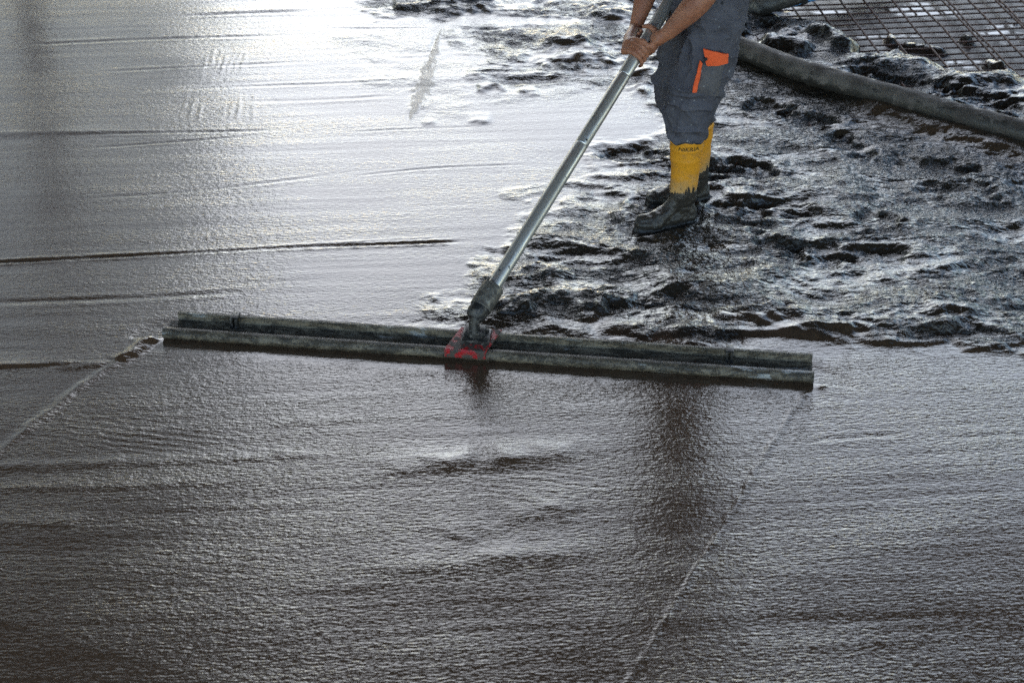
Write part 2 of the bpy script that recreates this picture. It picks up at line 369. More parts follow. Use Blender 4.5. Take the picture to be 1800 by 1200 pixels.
far = np.clip((np.hypot(X, Y - 6.5) - 6) / 6, 0, 1)
h = .0010 * fbm(X / .6, Y / .6, 2, 1) + .0005 * fbm(st / 1.3, ct / .07, 3, 2) * (1 - far) + .00025 * perlin(st / .35, ct / .03, 9) * (1 - far)
wx = X + .10 * perlin(X / .4, Y / .4, 21); wy = Y + .10 * perlin(X / .4, Y / .4, 22)
lump = .019 * fbm(wx / .42, wy / .20, 3, 12, .45) + .010 * (1 - 2 * np.abs(perlin(wx / .40, wy / .13, 31))) + .0048 * fbm(wx / .11, wy / .055, 3, 14, .5) + .0015 * fbm(wx / .03, wy / .03, 2, 15)
h = h + rough * (lump * sstep(0, .6, rough) - .004) * (1 - far)
h = h - .075 * sstep(.06, -.10, sdM)
h = h + water * np.clip(.012 * fbm(X / .05, Y / .05, 3, 40) + .010 * fbm(X / .4, Y / .4, 2, 41) - .010, 0, .03) * (1 - far)

def ridge(P, amp, wb, wf, e=.2, jit=.25, seed=50):
    """a ridge: gentle back, steeper front; the front is on the right of travel"""
    sl, dd, sd, tt = stroke_d(P, 3 * max(wb, wf)); n = perlin(X[sl] / .06, Y[sl] / .06, seed) * jit * wf * 2
    s = sd + n; pr = np.where(s < 0, np.exp(-(s / wb) ** 2), np.exp(-(s / wf) ** 2)); h[sl] += amp * pr * taper(tt, e) * (1 + .5 * perlin(X[sl] / .09, Y[sl] / .09, seed + 1))
def groove(P, depth, wd, e=.05, berm=.5, jit=.3, seed=60):
    sl, dd, sd, tt = stroke_d(P, 5 * wd); n = perlin(X[sl] / .05, Y[sl] / .05, seed) * jit * wd
    s = np.abs(sd + n); dv = np.clip(.85 + .8 * perlin(X[sl] / .33, Y[sl] / .33, seed + 7), .4, 1.5); h[sl] += dv * taper(tt, e) * (-depth * np.exp(-(s / wd) ** 2) + berm * depth * np.exp(-((s - 2.1 * wd) / wd) ** 2) * (1 + .6 * perlin(X[sl] / .03, Y[sl] / .03, seed + 3)))
def step(P, height, wd, e=.05, jit=.4, back=.25, seed=70):
    """surface on the left of travel stands higher; decays behind"""
    sl, dd, sd, tt = stroke_d(P, back * 3); n = perlin(X[sl] / .07, Y[sl] / .07, seed) * jit * wd + perlin(X[sl] / .02, Y[sl] / .02, seed + 1) * jit * .4 * wd
    s = sd + n; h[sl] += height * taper(tt, e) * sstep(wd, -wd, s) * np.exp(-np.clip(-s, 0, None) / back)
def hollow(P, depth, rad, e=.3, seed=80):
    sl, dd, sd, tt = stroke_d(P, 2.4 * rad); q = dd / rad + .55 * fbm(X[sl] / .13, Y[sl] / .07, 3, seed)
    h[sl] += -.55 * depth * sstep(1.05, .35, q) + .15 * depth * np.exp(-((q - 1.3) / .35) ** 2)

# float-edge lines on the smoothed half (left); travelling left to right the camera side is on the right
for P, dp, wd in (([(-2.223, 6.172), (-1.634, 6.238), (-1.174, 6.29), (-0.662, 6.342), (-0.166, 6.378)], .0050, .010), ([(-1.817, 6.223), (-1.29, 6.279), (-0.711, 6.357), (-0.155, 6.421)], .0022, .007),
                  ([(-2.589, 7.495), (-2.107, 7.509), (-1.758, 7.523), (-1.355, 7.543), (-1.032, 7.564)], .0028, .012), ([(-2.066, 7.328), (-1.604, 7.414), (-1.134, 7.509)], .002, .010),
                  ([(-2.13, 5.84), (-1.67, 5.868), (-1.342, 5.9), (-0.968, 5.952)], .0032, .016), ([(-1.992, 6.778), (-1.385, 6.877), (-0.671, 7.091)], .0016, .012),
                  ([(-2.739, 8.696), (-1.998, 8.801), (-1.176, 8.872)], .0030, .016), ([(-1.908, 9.167), (-1.534, 9.225), (-1.091, 9.263)], .003, .02), ([(-2.199, 8.311), (-1.626, 8.392), (-1.013, 8.475)], .0020, .014), ([(-1.719, 8.075), (-1.153, 8.136), (-0.522, 8.199)], .0020, .012),
                  ([(-1.063, 8.981), (-0.688, 8.981), (-0.406, 8.981)], .0022, .009), ([(-0.812, 7.529), (-0.543, 7.564), (-0.109, 7.606)], .0018, .010), ([(-0.768, 7.016), (-0.362, 7.116), (0.13, 7.166)], .0018, .008), ([(-1.352, 7.908), (-0.96, 7.938), (-0.568, 7.998)], .002, .014),
                  ([(1.457, 4.882), (1.596, 4.896), (1.855, 4.918)], .0012, .012), ([(0.988, 4.864), (1.167, 4.889), (1.366, 4.91)], .0014, .012)):
    groove(P, dp, wd, .08 if dp > .0045 else .25)
step([(-2.745, 7.475), (-2.265, 7.495), (-2.026, 7.509), (-1.622, 7.516)], .006, .013, e=.4, back=.10)
step([(-2.633, 5.279), (-2.031, 5.331), (-1.87, 5.351), (-1.688, 5.372), (-1.547, 5.392), (-1.437, 5.421)], .010, .011, e=.35, jit=.4, back=.05)
step([(-0.676, 9.302), (-0.516, 9.321), (-0.324, 9.37), (-0.098, 9.42)], .030, .03, back=.12)
# trowel chatter: short parallel lines
for (x0, y0), (x1, y1), n, dx in (((-1.616, 8.757), (-1.598, 8.255), 4, .033), ((-1.624, 8.021), (-1.606, 7.585), 3, .045), ((-1.424, 8.021), (-1.399, 7.564), 3, .035), ((-1.369, 8.136), (-1.318, 7.564), 3, .036), ((-2.02, 7.482), (-2.019, 7.295), 3, .03), ((-1.479, 8.713), (-1.47, 8.295), 3, .034)):
    for k in range(n):
        jx, ja, jb = random.uniform(-.006, .006), random.uniform(-.12, .05), random.uniform(-.05, .12)
        ridge([(x0 + k * dx + jx, y0 + ja), ((x0 + x1) / 2 + k * dx + jx * .3, (y0 + y1) / 2), (x1 + k * dx - jx, y1 + jb)], random.uniform(.0003, .0007), .009, .009, .35, .4, 90 + k)
# ripples pulled by the float in the foreground
for (cx, cy), sx, sy, lam, ang, a in (((-1.286, 4.9), .42, .12, .034, -12, .0006), ((0.112, 4.627), .34, .12, .030, -10, .0005), ((-1.047, 4.199), .45, .16, .036, -5, .0004)):
    c, s = math.cos(R(ang)), math.sin(R(ang)); u = (X - cx) * c + (Y - cy) * s; v = -(X - cx) * s + (Y - cy) * c
    h += a * np.sin(2 * np.pi * (v + .010 * perlin(X / .12, Y / .12, 61)) / lam) * np.exp(-(u / sx) ** 2 - (v / sy) ** 2)
ridge([(-0.586, 4.696), (-0.416, 4.71), (-0.228, 4.727), (-0.038, 4.757), (0.153, 4.788), (0.405, 4.826)], .0075, .08, .05, .4, .1)
ridge([(-0.537, 4.156), (-0.365, 4.176), (-0.174, 4.196), (0.053, 4.224), (0.334, 4.25)], .0055, .075, .05, .4, .1)
ridge([(-1.815, 4.703), (-1.423, 4.723), (-1.142, 4.747), (-0.802, 4.771), (-0.536, 4.788)], .0022, .03, .025, .1, .3)
ridge([(-1.781, 4.578), (-1.507, 4.597), (-1.304, 4.604), (-0.897, 4.623)], .0018, .03, .025, .2, .3)
ridge([(-1.728, 4.387), (-1.515, 4.399), (-1.336, 4.408)], .0018, .03, .025, .2, .3)
ridge([(-0.073, 4.436), (0.109, 4.473), (0.294, 4.514)], .0030, .06, .05, .4, .4)
ridge([(-0.285, 4.33), (-0.143, 4.36), (0, 4.375)], .0026, .06, .05, .4, .4)
ridge([(-0.868, 4.983), (-0.672, 4.997), (-0.514, 5.005)], .0016, .03, .03, .3, .4)
# edges of the pass the float has just made
ridge([(-1.304, 5.682), (-1.327, 5.629), (-1.382, 5.517), (-1.452, 5.392)], .012, .026, .024, .1, .5, 75)
ridge(TRL, .0034, .022, .018, .02, .3, 77)
ridge([(-1.455, 5.404), (-1.563, 5.372), (-1.684, 5.355)], .004, .02, .018, .3, .4, 78)
step([p for p in TRR[::-1]], .0016, .009, .02, .5, .12, 79); ridge(TRR, .0022, .010, .008, .02, .6, 79)
ridge([(1.151, 5.376), (1.147, 5.275), (1.094, 5.17)], .004, .025, .025, .3, .3, 80)
# rim of the untouched strip right of the float, and rake lines
step([(0.493, 5.577), (0.709, 5.594), (0.924, 5.594), (1.113, 5.568), (1.3, 5.534)], .016, .022, e=.2, jit=.7, back=.10)
step([(1.237, 5.543), (1.446, 5.517), (1.621, 5.543), (1.719, 5.594)], .011, .018, e=.3, back=.08)
step([(1.666, 5.458), (1.801, 5.492), (2.048, 5.543)], .010, .014, e=.1, back=.2)
for P, a, wb, wf in (([(0.676, 5.704), (0.983, 5.717), (1.313, 5.735), (1.623, 5.749), (2.041, 5.753)], .024, .06, .035), ([(0.908, 5.638), (1.254, 5.642), (1.558, 5.646), (1.793, 5.638), (2.038, 5.585)], .026, .05, .034), ([(1.149, 5.808), (1.438, 5.817), (1.772, 5.826)], .016, .06, .04),
                     ([(0.583, 5.629), (0.778, 5.642), (0.952, 5.646)], .016, .04, .028), ([(1.074, 5.9), (1.354, 5.971), (1.663, 5.938), (2.025, 5.948)], .018, .08, .05), ([(0.721, 5.717), (0.946, 5.771), (1.19, 5.785)], .018, .06, .04)):
    ridge(P, a * .7, wb * 1.2, wf * 1.2, .25, .5, 110)
# rolls of concrete beside the boot and behind the float head
for P, a, wb, wf in (([(-0.11, 5.753), (0, 5.808), (0.134, 5.868), (0.315, 5.938)], .042, .07, .045), ([(0.186, 5.717), (0.275, 5.78), (0.39, 5.877), (0.53, 5.971)], .046, .07, .05), ([(0.068, 6.024), (0.148, 6.058), (0.264, 6.103)], .034, .06, .04),
                     ([(0.29, 6.203), (0.42, 6.233), (0.646, 6.284)], .030, .06, .04), ([(0.365, 6.579), (0.464, 6.607), (0.639, 6.663)], .028, .05, .035), ([(-0.086, 5.638), (0.065, 5.691), (0.218, 5.717)], .018, .05, .035), ([(0.692, 6.142), (0.653, 5.948), (0.615, 5.762)], .02, .06, .06),
                     ([(0.301, 5.607), (0.41, 5.629), (0.58, 5.594)], .018, .05, .03), ([(0.011, 6.112), (0.069, 6.142), (0.173, 6.162)], .016, .03, .025),
                     ([(0.09, 8.516), (0.268, 8.475), (0.478, 8.491), (0.661, 8.559)], .055, .12, .06), ([(0.122, 8.748), (0.305, 8.713), (0.532, 8.678)], .045, .10, .06), ([(0.588, 8.872), (0.373, 8.908), (0.187, 8.963)][::-1], .03, .1, .06), ([(-0.389, 9.38), (-0.194, 9.36), (0, 9.37)], .05, .1, .07), ([(0.35, 9.186), (0.541, 9.186), (0.731, 9.167)], .045, .10, .07),
                     ([(-0.233, 7.662), (-0.151, 7.669), (-0.077, 7.669)], .010, .05, .03), ([(-0.443, 7.634), (-0.392, 7.641), (-0.351, 7.648)], .008, .035, .025), ([(-0.201, 8.098), (-0.086, 8.105), (-0.014, 8.121)], .022, .05, .04), ([(0.014, 8.075), (0.086, 8.075), (0.143, 8.082)], .02, .05, .04),
                     ([(0.572, 8.311), (0.673, 8.295), (0.773, 8.263)], .03, .07, .05), ([(0.605, 8.136), (0.66, 8.09), (0.716, 8.075)], .03, .07, .05)):
    ridge(P, a * .62, wb * 1.25, wf * 1.3, .38, .4, 130)
# prints and holes in the trodden part
for P, dp, rad in (([(0.951, 7.103), (1.11, 7.091)], .05, .10), ([(0.487, 7.269), (0.633, 7.295)], .03, .10), ([(1.222, 6.295), (1.3, 6.269)], .03, .10), ([(1.435, 6.233), (1.546, 6.269)], .025, .09), ([(1.061, 6.703), (1.232, 6.686)], .03, .10), ([(1.354, 7.726), (1.481, 7.655)], .04, .10), ([(1.234, 7.871), (1.314, 7.834)], .035, .09),
                   ([(0.909, 6.663), (1.061, 6.697)], .03, .09), ([(1.534, 6.59), (1.602, 6.562)], .03, .08), ([(1.068, 6.373), (1.128, 6.295)], .035, .09), ([(1.819, 7.154), (2.013, 7.091)], .03, .12), ([(1.551, 7.414), (1.617, 7.334)], .035, .09), ([(1.895, 6.907), (2.065, 6.877)], .03, .10), ([(1.859, 8.215), (2.124, 8.098)], .06, .14), ([(2.214, 7.983), (2.46, 7.834)], .05, .14), ([(1.302, 8.89), (1.397, 9.027)], .06, .12)):
    hollow(P, dp, rad)
for P, a, rad in (([(1.749, 8.783), (1.805, 8.748)], .055, .10), ([(1.389, 8.731), (1.519, 8.678)], .05, .09), ([(1.646, 8.908), (1.702, 8.872)], .04, .07), ([(1.788, 8.475), (2.079, 8.441)], .03, .12), ([(2.295, 8.215), (2.498, 8.215)], .04, .12), ([(2.497, 8.963), (2.507, 8.926)], .05, .04), ([(2.078, 8.963), (2.08, 8.908)], .05, .04), ([(2.163, 8.854), (2.302, 8.783)], .04, .06), ([(2.538, 8.559), (2.571, 8.508)], .05, .05)):
    sl, dd, sd, tt = stroke_d(P, 2.5 * rad); q = dd / rad + .3 * fbm(X[sl] / .10, Y[sl] / .10, 2, 33); mk = sstep(1.1, .2, q); h[sl] += a * mk; rough[sl] = np.maximum(rough[sl], mk); water[sl] *= 1 - sstep(0, .3, mk)
# bank along the pump hose
HOSE = [(1.02, 8.706, 0.06), (1.193, 8.516, 0.06), (1.445, 8.197, 0.062), (1.693, 7.966, 0.064), (1.935, 7.765, 0.064), (2.166, 7.569, 0.062), (2.391, 7.388, 0.06), (2.74, 7.136, 0.05), (3.494, 6.821, 0.04)]
hp = [p[:2] for p in HOSE]
sl, dd, sd, tt = stroke_d(hp, .5); k = sstep(.22, .03, dd + .3 * wob[sl]); h[sl] = h[sl] * (1 - .7 * k) + .014 * k
step([(1.544, 8.059), (1.803, 7.762), (2.026, 7.509), (2.27, 7.295), (2.562, 7.029)], .055, .10, e=.25, jit=.25, back=.16)
sl, dd, sd, tt = stroke_d([(1.769, 7.726), (2.02, 7.482), (2.266, 7.282), (2.559, 7.016)], .5); k = sstep(.20, .06, dd + .5 * wob[sl]); rough[sl] *= 1 - .6 * k
# pale scraped paste streak
PS = [(-0.388, 8.981), (-0.411, 8.627), (-0.433, 8.295), (-0.46, 7.983), (-0.495, 7.676)]
sl, dd, sd, tt = stroke_d(PS, .2); wdt = .004 + .044 * np.clip(np.sin(np.pi * np.clip(tt, 0, 1) ** 1.5), 0, 1); q = dd / wdt + .8 * fbm(X[sl] / .022, Y[sl] / .09, 3, 44)
mk = sstep(1.1, .5, q) * sstep(0, .02, tt) * sstep(1, .98, tt); paste[sl] = mk; h[sl] += .0025 * mk
groove([(p[0] - .02, p[1]) for p in PS[:3]], .003, .010, .3)
# flat bed under the float blade and around the soles
FL, FR = Vector((*(-1.312, 5.555), 0)), Vector((*(1.083, 5.232), 0))
sl, dd, sd, tt = stroke_d([tuple(FL[:2]), tuple(((FL + FR) / 2)[:2]), tuple(FR[:2])], .4); k = sstep(.10, .03, np.abs(sd + .07)) * (dd < .3); h[sl] = h[sl] * (1 - k) - .003 * k; k2 = sstep(.30, .12, np.abs(sd + .10)) * (dd < .4); h[sl] = np.minimum(h[sl], .030 + .05 * (1 - k2)); rough[sl] *= 1 - .6 * sstep(.24, .14, np.abs(sd + .05))

for a_, b_ in (((.790, 6.612), (.522, 6.478)), ((.872, 6.84), (.585, 6.738))):      # paste pushed up round the soles
    sl, dd, sd, tt = stroke_d([a_, ((a_[0] + b_[0]) / 2, (a_[1] + b_[1]) / 2), b_], .3); q = dd + .025 * fbm(X[sl] / .06, Y[sl] / .06, 2, 91); k = sstep(.10, .04, dd)
    h[sl] = h[sl] * (1 - k) - .004 * k + .011 * np.exp(-((q - .085) / .026) ** 2)
nx, ny = len(GX), len(GY)
co_ = np.stack([X, Y, h], -1).reshape(-1, 3).astype(np.float32)
idx = np.arange(nx * ny).reshape(ny, nx); q = np.stack([idx[:-1, :-1], idx[:-1, 1:], idx[1:, 1:], idx[1:, :-1]], -1).reshape(-1, 4)
me = bpy.data.meshes.new('ground'); me.vertices.add(len(co_)); me.vertices.foreach_set('co', co_.ravel())
me.loops.add(q.size); me.loops.foreach_set('vertex_index', q.ravel().astype(np.int32)); me.polygons.add(len(q)); me.polygons.foreach_set('loop_start', np.arange(0, q.size, 4, dtype=np.int32)); me.update(calc_edges=True)
for nm, arr in (('rough', rough), ('water', water), ('paste', paste), ('ripple', ripple)):
    a = me.attributes.new(nm, 'FLOAT', 'POINT'); a.data.foreach_set('value', arr.ravel().astype(np.float32))
ground = link('ground', me, M['concrete']); tag(ground, 'dark wet freshly poured concrete, smooth at the left and trodden at the right', kind='structure')
def gh(x, y):
    i = np.clip(np.searchsorted(GX, x), 1, nx - 1); j = np.clip(np.searchsorted(GY, y), 1, ny - 1); return float(h[j, i])

# ------------------------------------------------------------------ building mirrored in the wet concrete (left, beyond the frame)
BA, BB = Vector((-10.5, 9, 0)), Vector((-7.6, 42, 0))          # facade line, near and far corner
bd = (BB - BA).normalized(); bn = Vector((bd.y, -bd.x, 0)); BL = (BB - BA).length
bld = empty('apartment_building', BA)
tag(bld, 'pale unseen block beyond the top left, metal finish added to mirror sky light, mirrored brownish in the wet concrete', 'building')
BM = frame_mat(BA, bd, -bn, Vector((0, 0, 1)))                     # local x along the facade, y into the building
def bbox(name, mt, x0, x1, y0, y1, z0, z1, parent=None, m=Matrix.Identity(4)):
    bm = bmesh.new(); box(bm, (x1 - x0, y1 - y0, z1 - z0), m @ Matrix.Translation(((x0 + x1) / 2, (y0 + y1) / 2, (z0 + z1) / 2))); return bm_obj(name, bm, mt, parent, False)
bbox('wall', M['sky_cladding'], 0, BL, 0, 12, -.2, 30, bld, BM)
bbox('roof', M['trim'], -.4, BL + .4, -.5, 12.4, 30.002, 30.4, bld, BM)
for fl_ in range(9):
    for k in range(8):
        xw = 2.4 + k * 4.1; z0 = 1.2 + fl_ * 3.2
        wn = bbox('window', M['trim'], xw - .7, xw + .7, -.05, .02, z0, z0 + 1.4, bld, BM)
        bbox('pane', M['glass'], xw - .62, xw + .62, -.062, -.03, z0 + .08, z0 + 1.32, wn, BM)

po = empty('steel_post', (-4.15, 14.2, 0)); tag(po, 'dark post beyond the top left, mirrored as a dark upright streak', 'post')
bm = bmesh.new(); tube(bm, [(-4.15, 14.2, -.1), (-4.15, 14.2, 4.6)], .075, 16); bm_obj('shaft', bm, M['rust'], po)
bbox('base_plate', M['rust'], -4.35, -3.95, 14.0, 14.4, .0, .03, po); bbox('head_plate', M['rust'], -4.40, -3.90, 13.95, 14.45, 4.602, 4.64, po)

# ------------------------------------------------------------------ unseen deck, added to block overhead sky and darken the slab
dk = empty('added_shade_deck', (0, -2, 0)); tag(dk, 'unseen brown deck on columns, added to shade the slab and brown its reflections', 'deck')
bbox('added_deck_slab', M['deck_brown'], -16, 16, 1.2, 12.0, 5.0, 5.35, dk)
for xx in (-15, -8, 8, 15): bbox('added_deck_column', M['trim'], xx - .2, xx + .2, 1.6, 2.0, -.1, 4.99, dk)

# ------------------------------------------------------------------ bull float
fx_ = (FR - FL).normalized(); fy_ = Vector((-fx_.y, fx_.x, 0)); FLEN = (FR - FL).length          # fy_ points to the rear (away from camera)
bf = empty('bull_float', (FL + FR) / 2)
tag(bf, 'long dirty metal bull float with aluminium pole and red mounting plate', 'bull float')
FM = frame_mat(FL, fx_, fy_, Vector((0, 0, 1)))
def fl(u, v, z): return FM @ Vector((u, v, z))
def profile(name, prof, u0, u1, mt, parent, seg=40, wob_=.0008, bevel=0):
    bm = bmesh.new(); rings = []
    for k in range(seg + 1):
        u = u0 + (u1 - u0) * k / seg
        rings.append([bm.verts.new((u, v + random.uniform(-wob_, wob_), z + random.uniform(-wob_, wob_) * .6)) for v, z in prof])
    n = len(prof)
    for a, b in zip(rings, rings[1:]):
        for k in range(n): bm.faces.new((a[k], a[(k + 1) % n], b[(k + 1) % n], b[k]))
    bm.faces.new(rings[0][::-1]); bm.faces.new(rings[-1])
    me = bpy.data.meshes.new(name); bmesh.ops.recalc_face_normals(bm, faces=bm.faces); bm.to_mesh(me); bm.free()
    o = link(name, me, mt, None); me.set_sharp_from_angle(angle=R(32)); o.matrix_world = FM
    o.parent = parent; o.matrix_parent_inverse = Matrix.Translation(parent.location).inverted(); return o
roll = [(.010, 0), (.006, .006), (.000, .011), (-.002, .015)] + [(.022 - .024 * math.cos(a), .020 + .020 * math.sin(a)) for a in np.linspace(.1, 2.5, 11)] + [(.046, .022), (.048, .0085), (.048, 0)]
profile('front_roll', roll, 0, FLEN, M['float'], bf)
profile('blade', [(.0481, 0), (.0481, .0120), (.104, .0265), (.106, .0265), (.106, 0)], .004, FLEN - .004, M['float'], bf)
profile('back_fin', [(.1115, 0), (.1115, .026), (.1065, .0305), (.1075, .050), (.1055, .053), (.1055, .057), (.109, .060), (.121, .060), (.124, .055), (.121, .010), (.121, 0)], .030, FLEN - .006, M['float'], bf)
for u in (.255, FLEN - .305):
    bm = bmesh.new(); box(bm, (.010, .026, .052), FM @ Matrix.Translation((u - .009, .0905, .0395))); box(bm, (.010, .026, .050), FM @ Matrix.Translation((u + .009, .0905, .0390))); box(bm, (.028, .048, .006), FM @ Matrix.Translation((u, .1070, .0655)))
    box(bm, (.028, .006, .046), FM @ Matrix.Translation((u, .1285, .040)))
    bm_obj('clip', bm, M['black'], bf, bevel=.0015)
uc = (Vector((*(-0.132, 5.543), 0)) - FL).dot(fx_)
bm = bmesh.new()        # red plate: top and folded front
prof = [(-.007, .016), (-.008, .041), (-.003, .0475), (.132, .0655), (.135, .060), (.010, .042), (-.003, .037), (-.003, .016)]
vs_ = [[bm.verts.new(FM @ Vector((uc + s * .076 + (v - .065) * .30, v, z))) for v, z in prof] for s in (-1, 1)]
for k in range(len(prof)): bm.faces.new((vs_[0][k], vs_[0][(k + 1) % len(prof)], vs_[1][(k + 1) % len(prof)], vs_[1][k]))
bm.faces.new(vs_[0]); bm.faces.new(vs_[1][::-1])
plate = bm_obj('mounting_plate', bm, M['red'], bf, bevel=.0015)
PD0 = Vector((-0.137, 5.6, 0.036)); PH = Vector((0.533, 6.47, 0.848)); pa = (PH - PD0).normalized()
bm = bmesh.new()        # cast swivel: base, ears
PLM = FM @ Matrix.Translation((uc + .010, .074, .0625)) @ Matrix.Rotation(math.atan2(.0185, .152), 4, 'X')
box(bm, (.105, .085, .020), PLM); box(bm, (.075, .060, .03), PLM @ Matrix.Translation((-.004, .006, .018)))
sw = PLM @ Vector((-.008, .008, .03))
ps_ = (fx_.cross(pa)).normalized()
tube(bm, [sw - Vector((0, 0, .03)), sw + Vector((0, 0, .03)), sw + Vector((0, 0, .055)) + pa * .02], [(.022, .034), (.020, .030), (.018, .026)], 14)
bm_obj('swivel', bm, M['black'], bf, bevel=.004)
for s, t in ((-.036, -.026), (.036, -.026), (.036, .026), (-.036, .026)):
    bm = bmesh.new(); bmesh.ops.create_cone(bm, cap_ends=True, segments=6, radius1=.010, radius2=.009, depth=.009, matrix=PLM @ Matrix.Translation((s, t, .0145))); bm_obj('bolt', bm, M['black'], bf, False)
j0 = sw + Vector((0, 0, .045))
PD0 = j0 + pa * .005
pa = (PH - PD0).normalized()
bm = bmesh.new(); tube(bm, [PD0 + pa * t for t in (-.012, 0, .012, .030, .045)], [.024, .034, .038, .0385, .038], 24); bm_obj('joint_knuckle', bm, M['black'], bf)
bm = bmesh.new(); tube(bm, [PD0 + pa * t for t in (.040, .044, .135, .140, .140, .135)], [.040, .0425, .0425, .041, .034, .031], 28, False); bm_obj('collar', bm, M['collar'], bf)
PR = .0272
def along(t): return PD0 + pa * t
LP = (PH - PD0).length
def pole_piece(name, a, b, r, parent=bf):
    bm = bmesh.new(); tube(bm, [(0, 0, z) for z in (a, a + .002, a + .004, b - .004, b - .002, b)], [r - .002, r - .0006, r, r, r - .0006, r - .002], 32)
    o = bm_obj(name, bm, M['pole'], None); o.matrix_world = frame_mat(PD0, *((lambda x: (x, pa.cross(x), pa))(pa.orthogonal().normalized()))); o.parent = parent; o.matrix_parent_inverse = Matrix.Translation(parent.location).inverted(); return o
pole_piece('pole', .06, LP * .60, PR)
pole_piece('pole', LP * .60 + .001, LP * .86, PR - .0006)
pole_piece('pole', LP * .86 + .001, LP + .62, PR - .0012)
toward = (Vector((0, 0, 3.2)) - along(.5)); toward = (toward - pa * toward.dot(pa)).normalized()
for t, off in ((.20, -.5), (LP * .94, -.1), (LP * .615, .3)):
    dr = (toward + pa.cross(toward) * off).normalized(); bm = bmesh.new()
    bmesh.ops.create_uvsphere(bm, u_segments=10, v_segments=8, radius=.0045, matrix=Matrix.Translation(along(t) + dr * (PR - .001))); bm_obj('spring_button', bm, M['hole'], bf)

# ------------------------------------------------------------------ pump hose, second hose, blue pipe
def hose(name, pts, r, mt, label, cat, parts):
    P = catmull(pts, 10); base = Vector((P[0].x, P[0].y, 0)); t = empty(name, base); tag(t, label, cat)
    bm = bmesh.new(); tube(bm, P, [r * (1 + .015 * math.sin(i * 1.7)) for i in range(len(P))], 28)
    for v in bm.verts: v.co += Vector((random.uniform(-1, 1), random.uniform(-1, 1), random.uniform(-1, 1))) * .0034
    bm_obj('hose_body', bm, mt, t)
    if parts:
        a = (P[0] - P[1]).normalized(); bm = bmesh.new(); tube(bm, [P[0] - a * .06, P[0] - a * .055, P[0] + a * .04, P[0] + a * .045, P[0] + a * .07, P[0] + a * .07], [r * 1.0, r * 1.12, r * 1.12, r * 1.3, r * 1.3, r * .9], 28, False); bm_obj('coupling', bm, M['collar'], t)
    return t
hose('concrete_pump_hose', HOSE, .057, M['hose'], 'thick grey pump hose lying from behind the worker to the right edge', 'hose', True)
hose('concrete_pump_hose', [(1.352, 9.263, 0.02), (1.42, 9.233, 0.05), (1.554, 9.292, 0.07), (1.765, 9.512, 0.07), (2.232, 9.903, 0.06)], .055, M['hose'], 'grey hose end at the top edge beside the blue pipe', 'hose', True)
bp = [(1.416, 9.273, 0), (1.523, 9.336, 0.005), (1.636, 9.4, 0.01), (1.918, 9.612, 0.01), (2.379, 9.929, 0.01)]
P = catmull(bp, 6); pt = empty('plastic_pipe', (P[0].x, P[0].y, 0)); tag(pt, 'light blue plastic pipe at the top edge on the reinforcing mesh', 'pipe')
bm = bmesh.new(); tube(bm, P, .022, 14); bm_obj('pipe_body', bm, M['blue'], pt)
bm = bmesh.new(); tube(bm, [P[12], P[12] + (P[13] - P[12]).normalized() * .05], .027, 14); bm_obj('sleeve', bm, M['hole'], pt)

# ------------------------------------------------------------------ reinforcing mesh
ra = R(6.5); rd = Vector((math.cos(ra), math.sin(ra), 0)); cd = Vector((math.sin(ra) * .75, -math.cos(ra), 0)).normalized()
ro = Vector((1.95, 9.0, 0)); rm = empty('reinforcing_mesh', ro); tag(rm, 'rusty steel reinforcing mesh laid over wet formwork, top right corner', 'rebar mesh')
zb = -.045
def bar(a, b, r, nm='bar'):
    n = 8; pts = []
    for k in range(n + 1):
        p = a.lerp(b, k / n); pts.append(p + Vector((random.uniform(-.008, .008), random.uniform(-.008, .008), random.uniform(-.006, .006))))
    bm = bmesh.new(); tube(bm, pts, r, 6); bm_obj(nm, bm, M['rust'], rm)
for k in range(-10, 19):
    o = ro + cd * (k * .086); bar(o + rd * (-.75 + max(0, k) * .02) + Vector((0, 0, zb)), o + rd * 2.6 + Vector((0, 0, zb)), .0050)
for k in range(-4, 14):
    o = ro + rd * (k * .150 - .01); bar(o - cd * .95 + Vector((0, 0, zb + .012)), o + cd * 1.5 + Vector((0, 0, zb + .012)), .0062)
    if k in (4, 6, 9): bar(o - cd * .95 + rd * .022 + Vector((0, 0, zb + .013)), o + cd * 1.5 + rd * .03 + Vector((0, 0, zb + .012)), .0062)

# ------------------------------------------------------------------ the worker
pe = empty('person', (.70, 6.62, 0))
tag(pe, 'worker in grey work trousers and muddy yellow boots holding the float pole', 'person')
nW, fW = Vector((0.609, 6.42, 0.889)), Vector((0.498, 6.6, 0.848))
nE, fE = Vector((0.756, 6.4, 1.062)), Vector((0.572, 6.74, 1.035))
nS, fS = Vector((.735, 6.43, 1.37)), Vector((.70, 6.82, 1.36))

